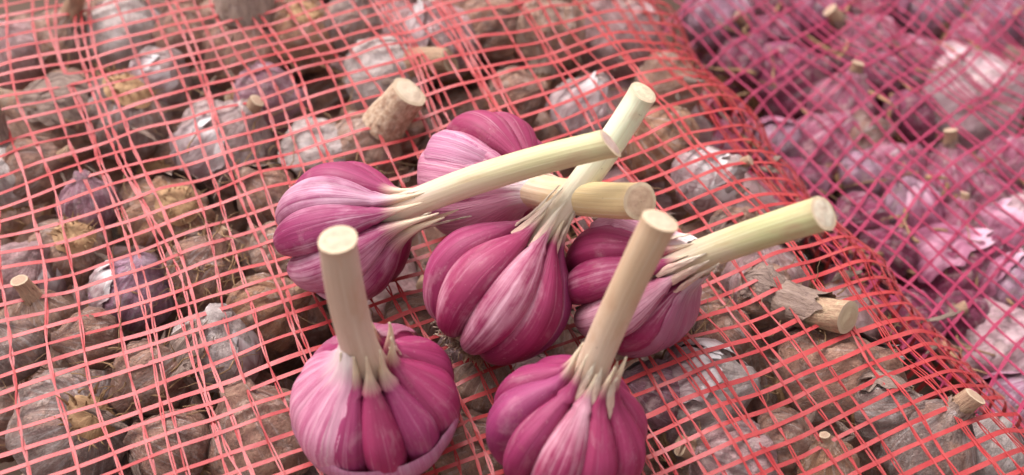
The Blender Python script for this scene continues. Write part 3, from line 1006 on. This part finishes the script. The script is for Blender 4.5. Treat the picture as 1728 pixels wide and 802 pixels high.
# dry root fibres and straw scattered among the bulbs: nobody could count them
def fibres():
    mb = MB()
    def one(p, L, r, d, wob):
        pts = [p]
        for q in range(6):
            d = (d + Vector((RND.uniform(-wob, wob), RND.uniform(-wob, wob), RND.uniform(-wob, wob) * .5))).normalized()
            pts.append(pts[-1] + d * L / 6)
        mb.tube(pts, [r, r, r * .9, r * .8, r * .7, r * .5, r * .25], 4)
    for (cx, cy, sp, n) in [(340, 445, 40, 90), (130, 150, 40, 30), (395, 210, 60, 25), (600, 260, 40, 20), (1390, 560, 30, 24), (470, 330, 35, 30), (250, 620, 60, 30), (1180, 590, 40, 16), (800, 590, 40, 16), (1340, 500, 26, 20)]:
        for _ in range(n):
            x, y = RND.gauss(cx, sp), RND.gauss(cy, sp * .6)
            p = at_z(x, y, -.6)
            h = red_top(p.x, p.y, .35)
            if h is None: continue
            p.z = h + RND.uniform(-.6, .1)
            a = RND.uniform(0, 6.28)
            one(p, RND.uniform(.6, 2.0), RND.uniform(.018, .045), Vector((math.cos(a), math.sin(a), RND.uniform(-.2, .3))), .55)
    for _ in range(190):
        x, y = RND.uniform(0, 1600), RND.uniform(0, 802)
        p = at_z(x, y, -.8)
        h = red_top(p.x, p.y, .5)
        if h is None: continue
        p.z = h + RND.uniform(-.9, .05)
        a = RND.uniform(0, 6.28)
        one(p, RND.uniform(.5, 1.8), RND.uniform(.012, .035), Vector((math.cos(a), math.sin(a), RND.uniform(-.2, .2))), .5)
    for _ in range(150):
        x, y = RND.uniform(1180, 1728), RND.uniform(0, 700)
        p = at_z(x, y, MZ)
        if p.dot(AX) < A0 + RB + .5: continue
        p.z = mag_h(p.x, p.y) - RND.uniform(.1, 1.2)
        a = RND.uniform(0, 6.28)
        one(p, RND.uniform(.8, 3.2), RND.uniform(.03, .16), Vector((math.cos(a), math.sin(a), RND.uniform(-.2, .2))), .4)
    o = ob('dry_root_fibres', mb.mesh('dry_root_fibres', [M_ROOT]))
    o.color = rgb(170, 136, 110)
    tag(o, 'dry tan root fibres and straw bits caught among the bulbs', 'fibres', kind='stuff')
fibres()

def leaf_bits():
    mb = MB()
    for _ in range(120):
        x, y = RND.uniform(0, 1650), RND.uniform(0, 802)
        p = at_z(x, y, -.6)
        h = red_top(p.x, p.y, .3)
        if h is None: continue
        p.z = h + RND.uniform(-1.3, .1)
        a = RND.uniform(0, 6.28)
        d = Vector((math.cos(a), math.sin(a), RND.uniform(-.25, .25)))
        n = Vector((RND.uniform(-.7, .7), RND.uniform(-.7, .7), 1)).normalized()
        pts, nr, ws = [p], [n], [.02]
        L, w0 = RND.uniform(.5, 2.2), RND.uniform(.10, .42)
        for q in range(9):
            d = (d + Vector((RND.uniform(-.22, .22), RND.uniform(-.22, .22), RND.uniform(-.25, .25)))).normalized()
            n = (n + Vector((RND.uniform(-.4, .4), RND.uniform(-.4, .4), 0))).normalized()
            pts.append(pts[-1] + d * L / 9); nr.append(n); ws.append(w0 * math.sin((q + 1) / 10 * math.pi) * RND.uniform(.7, 1.2) + .01)
        mb.ribbon(pts, nr, ws, .01)
    o = ob('dead_leaf_bits', mb.mesh('dead_leaf_bits', [M_LEAF]))
    o.color = rgb(150, 122, 108)
    tag(o, 'brown dead leaf and skin scraps lying between the bulbs of the red bag', 'leaf scraps', kind='stuff')
leaf_bits()

# ------------------------------------------------------------------ the six purple heads
# path of a clove in units of the head's radius: t, centre radius, height, half depth
CPATH = [(0, .14, .10, .05), (.08, .26, .10, .19), (.2, .42, .24, .38), (.34, .51, .55, .475), (.48, .515, .86, .455),
         (.59, .445, 1.13, .35), (.69, .355, 1.39, .205), (.77, .30, 1.57, .10), (.85, .263, 1.73, .052), (.93, .238, 1.90, .028), (1.0, .22, 2.06, .010)]

def cpath(t, spread=0.0, zs=1.0, tip=1.0):
    rc, z, D = interp(CPATH, t)
    if t > .72:
        z = 1.46 + (z - 1.46) * tip
        rc += spread * smooth(.72, 1.0, t)
    return rc, z * zs, D

def clove_mesh(seed, phi, width, dscale, spread, tip, zs, lean):
    rr = random.Random(seed)
    mb = MB(); rows, uvs = [], []
    nt_, na = 56, 44
    wmax = math.tan(rad(min(width, 74)) / 2) * .80 * 1.0
    sk = rr.uniform(-.04, .04)
    for i in range(nt_ + 1):
        t = (i / nt_)
        rc, z, D = cpath(t, spread, zs, tip)
        r2, z2, _ = cpath(min(1, t + .01), spread, zs, tip)
        r1, z1, _ = cpath(max(0, t - .01), spread, zs, tip)
        tx, tz = r2 - r1, z2 - z1
        L = math.hypot(tx, tz) or 1e-6
        nx, nz = tz / L, -tx / L                  # outward normal in the (r, z) plane
        D *= dscale
        wprof = interp([(0, .10), (.1, .36), (.22, .72), (.36, .97), (.48, .99), (.58, .81), (.68, .49), (.76, .245), (.84, .12), (.92, .065), (1, .02)], t)[0]
        W = wmax * wprof
        if t > .72:
            W = max(W, D * .75)
        if t > .86:
            W = min(W, D * 2.2)
        row, uvr = [], []
        for j in range(na):
            a = 2 * math.pi * j / na
            ca, sa = math.cos(a), math.sin(a)
            q = 2.35
            f = (abs(ca) ** q + abs(sa) ** q) ** (-1 / q)
            y = W * ca * f * (1.0 + .30 * sa * f)
            x = D * sa * f
            crest = .035 * math.sin(t * math.pi) * fbm(Vector((ca * 1.6, sa * 1.6, t * 2.2 + seed)), 3)
            ridge = .010 * noise.noise(Vector((a * 5, t * .9, seed)))
            x *= 1 + crest + ridge
            y *= 1 + crest
            lat = lean * smooth(.68, 1, t) + sk * math.sin(t * math.pi)
            p = Vector((rc + x * nx, y + lat, z + x * nz))
            row.append(p); uvr.append((j / na, t))
        rows.append(row); uvs.append(uvr)
    b = mb.grid(rows, True, uvs)
    mb.cap(list(range(b, b + na)), Vector((.14, 0, .10)), 0, True)
    mb.cap(list(range(b + nt_ * na, b + (nt_ + 1) * na)), sum(rows[-1], Vector()) / na)
    c, s_ = math.cos(rad(phi)), math.sin(rad(phi))
    mb.v = [Vector((p.x * c - p.y * s_, p.x * s_ + p.y * c, p.z)) for p in mb.v]
    return mb

def skin_sheet(seed, p0, p1, t0, t1, lift=.035, rag=.06, lobes=8, ph=0.0, groove=.10):
    """papery sheet over the cloves between two angles (degrees) and two path positions"""
    mb = MB(); rows, uvs = [], []
    n, m = 44, max(24, int(abs(p1 - p0) / 3))
    for i in range(n + 1):
        fi = i / n
        row, uvr = [], []
        for j in range(m + 1):
            fj = j / m
            e0 = rag * (noise.noise(Vector((fj * 7, seed, 0))) + .35 * noise.noise(Vector((fj * 19, seed, 0))))
            e1 = rag * .6 * noise.noise(Vector((fj * 6, seed, 3)))
            t = t0 + (t1 - t0) * fi + e0 * (1 - fi) + e1 * fi
            t = min(.985, max(.0, t))
            g0 = rag * 150 * (noise.noise(Vector((fi * 5, seed, 6))) + .6 * noise.noise(Vector((fi * 15, seed, 6))))
            a = p0 + (p1 - p0) * fj + g0 * (1 - 2 * fj)
            rc, z, D = cpath(t)
            ra, za, _ = cpath(min(1, t + .01)); rb, zb, _ = cpath(max(0, t - .01))
            L = math.hypot(ra - rb, za - zb)
            nx, nz = (za - zb) / L, -(ra - rb) / L
            gro = (1 - abs(math.sin(rad(a + ph) * lobes / 2))) ** 2
            ed = max(abs(2 * fi - 1), abs(2 * fj - 1)) ** 10
            k = D * (1.0 - groove * gro) + lift * (1 - .85 * max(abs(2 * fi - 1), abs(2 * fj - 1)) ** 6) + .02 * ed * noise.noise(Vector((fi * 6, fj * 9, seed))) + .014 * noise.noise(Vector((t * 5, a * .05, seed + 2)))
            r, zz = rc + k * nx, z + k * nz
            row.append(Vector((r * math.cos(rad(a)), r * math.sin(rad(a)), zz)))
            uvr.append((a / 90.0, t))
        rows.append(row); uvs.append(uvr)
    mb.grid(rows, False, uvs)
    # a second face just inside gives the sheet its thickness
    inner = [[p * .992 for p in r] for r in rows]
    mb.grid([list(reversed(r)) for r in inner], False, [list(reversed(u)) for u in uvs])
    return mb

def husk_strip(seed, pts, widths, curl=.35):
    """pts: (phi, r, z) in head units; a curled narrow strip of dry skin"""
    mb = MB(); rows, uvs = [], []
    tab = [(i / (len(pts) - 1),) + (p[1] * .88 * math.cos(rad(p[0])), p[1] * .88 * math.sin(rad(p[0])), p[2] + .12, widths[i]) for i, p in enumerate(pts)]
    n = 22
    for i in range(n + 1):
        t = i / n
        x, y, z, wd = interp(tab, t)
        x2, y2, z2, _ = interp(tab, min(1, t + .02)); x1, y1, z1, _ = interp(tab, max(0, t - .02))
        tg = Vector((x2 - x1, y2 - y1, z2 - z1)).normalized()
        out = Vector((x, y, .3)).normalized()
        sd_ = tg.cross(out).normalized(); up = sd_.cross(tg).normalized()
        row, uvr = [], []
        for j in range(9):
            f = j / 4 - 1
            wv = max(wd * .62, .004) * (1 + .2 * noise.noise(Vector((t * 6, f, seed))))
            row.append(Vector((x, y, z)) + sd_ * f * wv - up * curl * wv * f * f + up * .012 * noise.noise(Vector((t * 8, f * 2, seed))))
            uvr.append((j / 9, .55 + .45 * t))
        rows.append(row); uvs.append(uvr)
    mb.grid(rows, False, uvs)
    inner = [[p - Vector((p.x, p.y, 0)).normalized() * .012 for p in r] for r in rows]
    mb.grid([list(reversed(r)) for r in inner], False, uvs)
    return mb

def garlic(label, cpx, zc, tip_px, near, R, rs, cloves, stem_col, cut_col, bend=(0, 0), tilt=(0, 0), sheets=(), strips=(), roots=0, flare=1.0, seed=1, zmid=.80, squash=1.0, flat=1.0):
    """cpx: pixel of the head's middle; zc its height; tip_cm: from middle to stem tip; near: how much closer to the camera the tip is than the middle (cm); cloves: (phi, width, paleness, lilac, tip start, tip length, spread)"""
    c = at_z(cpx[0], cpx[1], zc)
    tip = CAM + ray(*tip_px) * ((c - CAM).length - near)
    ax = (tip - c).normalized()
    tip_cm = (tip - c).length
    toward = (CAM - c).normalized()
    x = (toward - ax * toward.dot(ax)).normalized()
    y = ax.cross(x)
    base = c - ax * (zmid * R * squash)
    e = ob('garlic', None)
    e.matrix_world = Matrix.Translation(base * CM) @ frame(x, y, ax, Vector()) @ Matrix.Diagonal((1, 1, squash, 1))
    e.empty_display_size = .02
    tag(e, label, 'garlic', 'purple garlic heads piled on the red bag')
    rr = random.Random(seed)
    for i, cl in enumerate(cloves):
        phi, wd, pal, lil, tip0, tl, spread = cl[:7]
        tl *= rr.uniform(.8, 1.15)
        mb = clove_mesh(seed * 31 + i, phi, wd, rr.uniform(.96, 1.04) if len(cl) < 8 else cl[7], spread, tl, rr.uniform(.985, 1.02), rr.uniform(-.04, .04))
        o = ob('clove', mb.mesh('clove', [M_CLOVE], R * CM), e)
        o.color = (pal - .03, lil, tip0 + rr.uniform(-.005, .035), 1)
    # stem
    Ls = zmid + tip_cm / R / squash
    mb = MB(); rows, uvs = [], []
    n, na = 60, 40
    z0 = .75
    rsu = rs / R
    for i in range(n + 1):
        t = i / n
        z = z0 + (Ls - z0) * t
        r = rsu * (1 + .05 * (1 - t)) + (.28 * flare - rsu) * (1 - smooth(.9, 2.05, z)) 
        r *= 1 + .02 * math.sin(t * 9 + seed) * t + .035 * smooth(.96, 1, t)
        u = max(0, (z - 1.2) / (Ls - 1.2))
        ox, oy = bend[0] / R * 4 * u * (1 - u), bend[1] / R * 4 * u * (1 - u)
        row = []
        for j in range(na):
            a = 2 * math.pi * j / na
            q = r * (1 + .055 * noise.noise(Vector((math.cos(a) * 1.2, math.sin(a) * 1.2, t * 2 + seed))) + .03 * noise.noise(Vector((math.cos(a) * 7, math.sin(a) * 7, t * 1.1 + seed))))
            dz = (tilt[0] * math.cos(a) + tilt[1] * math.sin(a)) * r * smooth(.8, 1, t)
            row.append(Vector((ox + q * math.cos(a) * flat, oy + q * math.sin(a), z + dz)))
        rows.append(row); uvs.append([(j / na, t) for j in range(na)])
    mb.grid(rows, True, uvs)
    st = ob('stem', mb.mesh('stem', [M_STEM], R * CM), e)
    st.color = rgb(*(q * .96 for q in stem_col))
    ct = ob('cut_end', cut_mesh(rows[-1], .10, R * CM), st)
    ct.color = rgb(*(q * .93 for q in cut_col))
    for k, sh in enumerate(sheets):
        nm, mat, args = sh[0], sh[1], sh[2]
        ob(nm, skin_sheet(seed * 7 + k, **args).mesh(nm, [mat], R * CM), e)
    for k, (pts, widths) in enumerate(strips):
        ob('husk', husk_strip(seed * 5 + k, pts, widths).mesh('husk', [M_HUSK], R * CM), e)
    # root plate
    mb = MB(); rows, uvs = [], []
    for i in range(7):
        q = i / 6
        rows.append([Vector(((.34 * (1 - q) + .01) * math.cos(2 * math.pi * j / 28) * (1 + .15 * noise.noise(Vector((j * .6, seed, 0)))), (.34 * (1 - q) + .01) * math.sin(2 * math.pi * j / 28), .09 - (.24 if roots else .14) * smooth(0, .35, q) + .02 * noise.noise(Vector((j, q * 4, seed))))) for j in range(28)])
        uvs.append([(j / 28, 1 - q) for j in range(28)])
    mb.grid(list(reversed(rows)), True, uvs)
    for k in range(20 + roots * 60):
        a, r = rr.uniform(0, 6.28), rr.uniform(.05, .36)
        p = Vector((r * math.cos(a), r * math.sin(a), -.10 if roots else -.02))
        d = Vector((math.cos(a) * .5, math.sin(a) * .5, -.8)).normalized()
        pts = [p]
        for q in range(3):
            d = (d + Vector((rr.uniform(-.7, .7), rr.uniform(-.7, .7), rr.uniform(-.3, .5)))).normalized()
            pts.append(pts[-1] + d * rr.uniform(.02, .06) * (1.5 if roots else 1))
        mb.tube(pts, [.016, .014, .012, .008], 4)
    rp = ob('root_plate', mb.mesh('root_plate', [M_ROOT], R * CM), e)
    rp.color = rgb(232, 214, 204)
    return e

# cloves: (phi, width, pale, lilac, tip start, tip length, spread[, depth])
garlic('purple garlic head lying at left, its long pale yellow stem crossing over two other stems', (594, 386), 1.9, (1030, 242), 5.0, 2.5, .47,
       [(-128, 52, .35, .2, .72, 1.3, .02), (-86, 46, .42, .3, .72, 1.3, .0), (-48, 40, .72, .5, .74, 1.2, .0, 1.03), (-10, 42, .48, .4, .74, 1.25, .03, 1.08), (34, 44, .60, .35, .73, 1.5, .05, 1.10),
        (78, 44, .55, .3, .70, 1.35, .03, 1.05), (122, 46, .25, .1, .7, 1.5, .03, 1.0), (172, 56, .3, .1, .72, 1.2, .02)],
       (214, 205, 158), (206, 176, 168), bend=(0, -.25), tilt=(.10, .35),
       strips=[([(40, .34, 1.55), (34, .31, 1.85), (28, .30, 2.15)], [.05, .04, .01]),
               ([(80, .36, 1.5), (84, .34, 1.85), (88, .36, 2.25)], [.06, .05, .01]), ([(108, .40, 1.45), (110, .38, 1.9), (112, .42, 2.5)], [.07, .05, .01]),
               ([(-60, .36, 1.5), (-58, .31, 1.8), (-56, .28, 2.1)], [.05, .04, .01])], seed=3)

garlic('rear garlic head mostly wrapped in pale pink papery skin, its straw stem pointing right', (830, 302), 1.85, (1080, 340), 5.5, 2.5, .57,
       [(-150, 46, .3, .2, .74, 1, .0), (-106, 44, .15, .1, .78, 1.0, .04, 1.02), (-66, 42, .10, .1, .80, 1.0, .05, 1.03), (-22, 44, .6, .3, .74, 1, .0), (22, 44, .6, .3, .74, 1, .0), (66, 44, .6, .3, .74, 1, .0),
        (112, 46, .2, .1, .74, 1.0, .0), (160, 48, .2, .1, .74, 1, .0)],
       (218, 190, 140), (214, 180, 152), bend=(.2, .2), tilt=(-.2, 0),
       sheets=[('outer_wrapper', M_WRAP, dict(p0=-36, p1=96, t0=.03, t1=.97, lift=.045, rag=.035, lobes=8, ph=20)),
               ('skin_flake', M_BAND, dict(p0=-32, p1=-2, t0=.30, t1=.64, lift=.058, rag=.018))],
       strips=[([(70, .38, 1.5), (74, .36, 1.7), (80, .42, 1.95)], [.05, .05, .01])], flare=1.15, seed=5)

garlic('deep purple garlic head in the middle, root end down, with white stem leaning up right', (850, 482), 2.05, (1086, 156), 0.8, 2.52, .46,
       [(-160, 46, .2, .2, .78, .95, .0), (-116, 44, .25, .3, .80, 1.0, -.02), (-74, 46, .38, .25, .80, .9, -.02, 1.02), (-30, 42, .48, .1, .82, .9, -.02, 1.0), (10, 40, .62, .15, .82, .85, -.02, 1.05), (52, 46, .40, .1, .81, .9, -.02, 1.02),
        (94, 38, .30, .5, .80, 1.0, -.02, 1.0), (132, 44, .2, .4, .78, 1.0, .0), (172, 40, .2, .1, .78, 1, .0)],
       (226, 226, 196), (226, 218, 186), bend=(-.1, .12), tilt=(-.5, 0),
       strips=[([(60, .50, 1.30), (62, .34, 1.62), (58, .24, 2.05)], [.07, .06, .01]), ([(-50, .46, 1.35), (-46, .31, 1.75), (-40, .22, 2.2)], [.09, .07, .01]),
               ([(-74, .50, 1.28), (-66, .33, 1.7), (-60, .24, 2.2)], [.08, .05, .01]), ([(2, .44, 1.38), (2, .30, 1.7), (2, .22, 2.1)], [.10, .08, .01])], roots=4, flare=1.1, seed=9)

garlic('purple garlic head at right, its yellow green stem pointing right toward the bag edge', (1076, 474), 1.9, (1390, 360), 4.8, 2.40, .49,
       [(-140, 46, .2, .1, .76, 1.0, .0), (-96, 42, .3, .15, .78, 1.0, .0), (-54, 44, .35, .1, .77, 1.1, .0, 1.04), (-14, 38, .50, .15, .79, 1.0, .0, 1.03), (26, 42, .68, .05, .80, 1.0, .0, 1.06), (70, 44, .35, .1, .8, 1.0, .0, 1.03),
        (112, 44, .35, .1, .8, 1.0, .0), (165, 60, .2, .1, .8, 1.0, .0)],
       (204, 200, 148), (226, 212, 190), bend=(0, -.1), tilt=(0, .05),
       sheets=[('outer_wrapper', M_WRAPC, dict(p0=62, p1=150, t0=.08, t1=.96, lift=.05, rag=.05, lobes=8)),
               ('torn_flap', M_WRAP, dict(p0=-120, p1=-64, t0=.42, t1=.97, lift=.10, rag=.04))],
       strips=[([(-70, .46, 1.45), (-66, .48, 1.75), (-60, .44, 2.05)], [.10, .07, .01]), ([(30, .40, 1.5), (26, .32, 1.85), (14, .33, 2.25)], [.10, .08, .01]),
               ([(0, .44, 1.4), (-4, .31, 1.8), (-8, .26, 2.2)], [.09, .07, .01]), ([(60, .44, 1.45), (52, .33, 1.85), (40, .27, 2.3)], [.09, .07, .01])], flare=1.2, seed=12)

garlic('front left garlic head standing upright, thick straw stem pointing up, pale band round its base', (634, 670), 1.85, (570, 404), 5.3, 2.58, .51,
       [(-150, 44, .4, .3, .76, .9, .0), (-108, 40, .5, .4, .76, .9, .0), (-66, 40, .35, .5, .74, 1.0, .05), (-34, 32, .22, .3, .74, 1.1, .05, .98), (-2, 34, .30, .05, .72, 1.2, .08, 1.0), (30, 32, .34, .35, .72, 1.15, .12, .99),
        (68, 50, .30, .15, .74, 1.15, .12, 1.0), (112, 48, .30, .2, .76, .9, .16, 1.02), (150, 40, .30, .1, .78, .9, .1, .96), (185, 40, .6, .2, .8, .8, .0, .96)],
       (206, 180, 158), (216, 190, 164), bend=(0, -.15), tilt=(.05, 0),
       sheets=[('outer_wrapper', M_WRAP, dict(p0=-135, p1=-36, t0=.10, t1=.985, lift=.03, rag=.035, lobes=9)),
               ('back_wrapper', M_WRAPC, dict(p0=135, p1=215, t0=.2, t1=.9, lift=.04, rag=.03, lobes=9)),
               ('base_band', M_BAND, dict(p0=-110, p1=58, t0=.04, t1=.43, lift=.036, rag=.02, lobes=9, groove=.03))],
       strips=[([(96, .46, 1.38), (88, .40, 1.62), (70, .34, 1.74)], [.05, .04, .01])], flare=1.1, squash=.90, seed=14)

garlic('front right garlic head standing upright, straw stem leaning over the right hand head', (962, 716), 1.75, (1114, 372), 4.6, 2.46, .47,
       [(-148, 44, .2, .3, .76, 1.0, .0), (-104, 42, .2, .3, .77, 1.0, .04), (-64, 40, .30, .5, .78, 1.1, .05, 1.05), (-30, 30, .25, .25, .78, 1.05, .04, .98), (4, 38, .62, .05, .80, 1.0, .02, 1.05), (40, 38, .34, .05, .80, 1.1, .05, 1.02),
        (78, 40, .30, .05, .80, 1.3, .06, 1.04), (118, 40, .2, .05, .78, 1.0, .04), (164, 50, .2, .1, .78, 1.0, .0)],
       (210, 178, 146), (222, 196, 170), bend=(-.1, -.1), tilt=(.05, .0),
       strips=[([(66, .62, 1.15), (62, .48, 1.45), (56, .40, 1.72), (50, .42, 1.95)], [.05, .12, .10, .01]), ([(26, .42, 1.42), (22, .34, 1.7), (16, .30, 2.0)], [.08, .07, .01]),
               ([(-12, .40, 1.42), (-10, .30, 1.7), (-6, .25, 2.0)], [.09, .07, .01])], flare=1.05, squash=.92, seed=17)
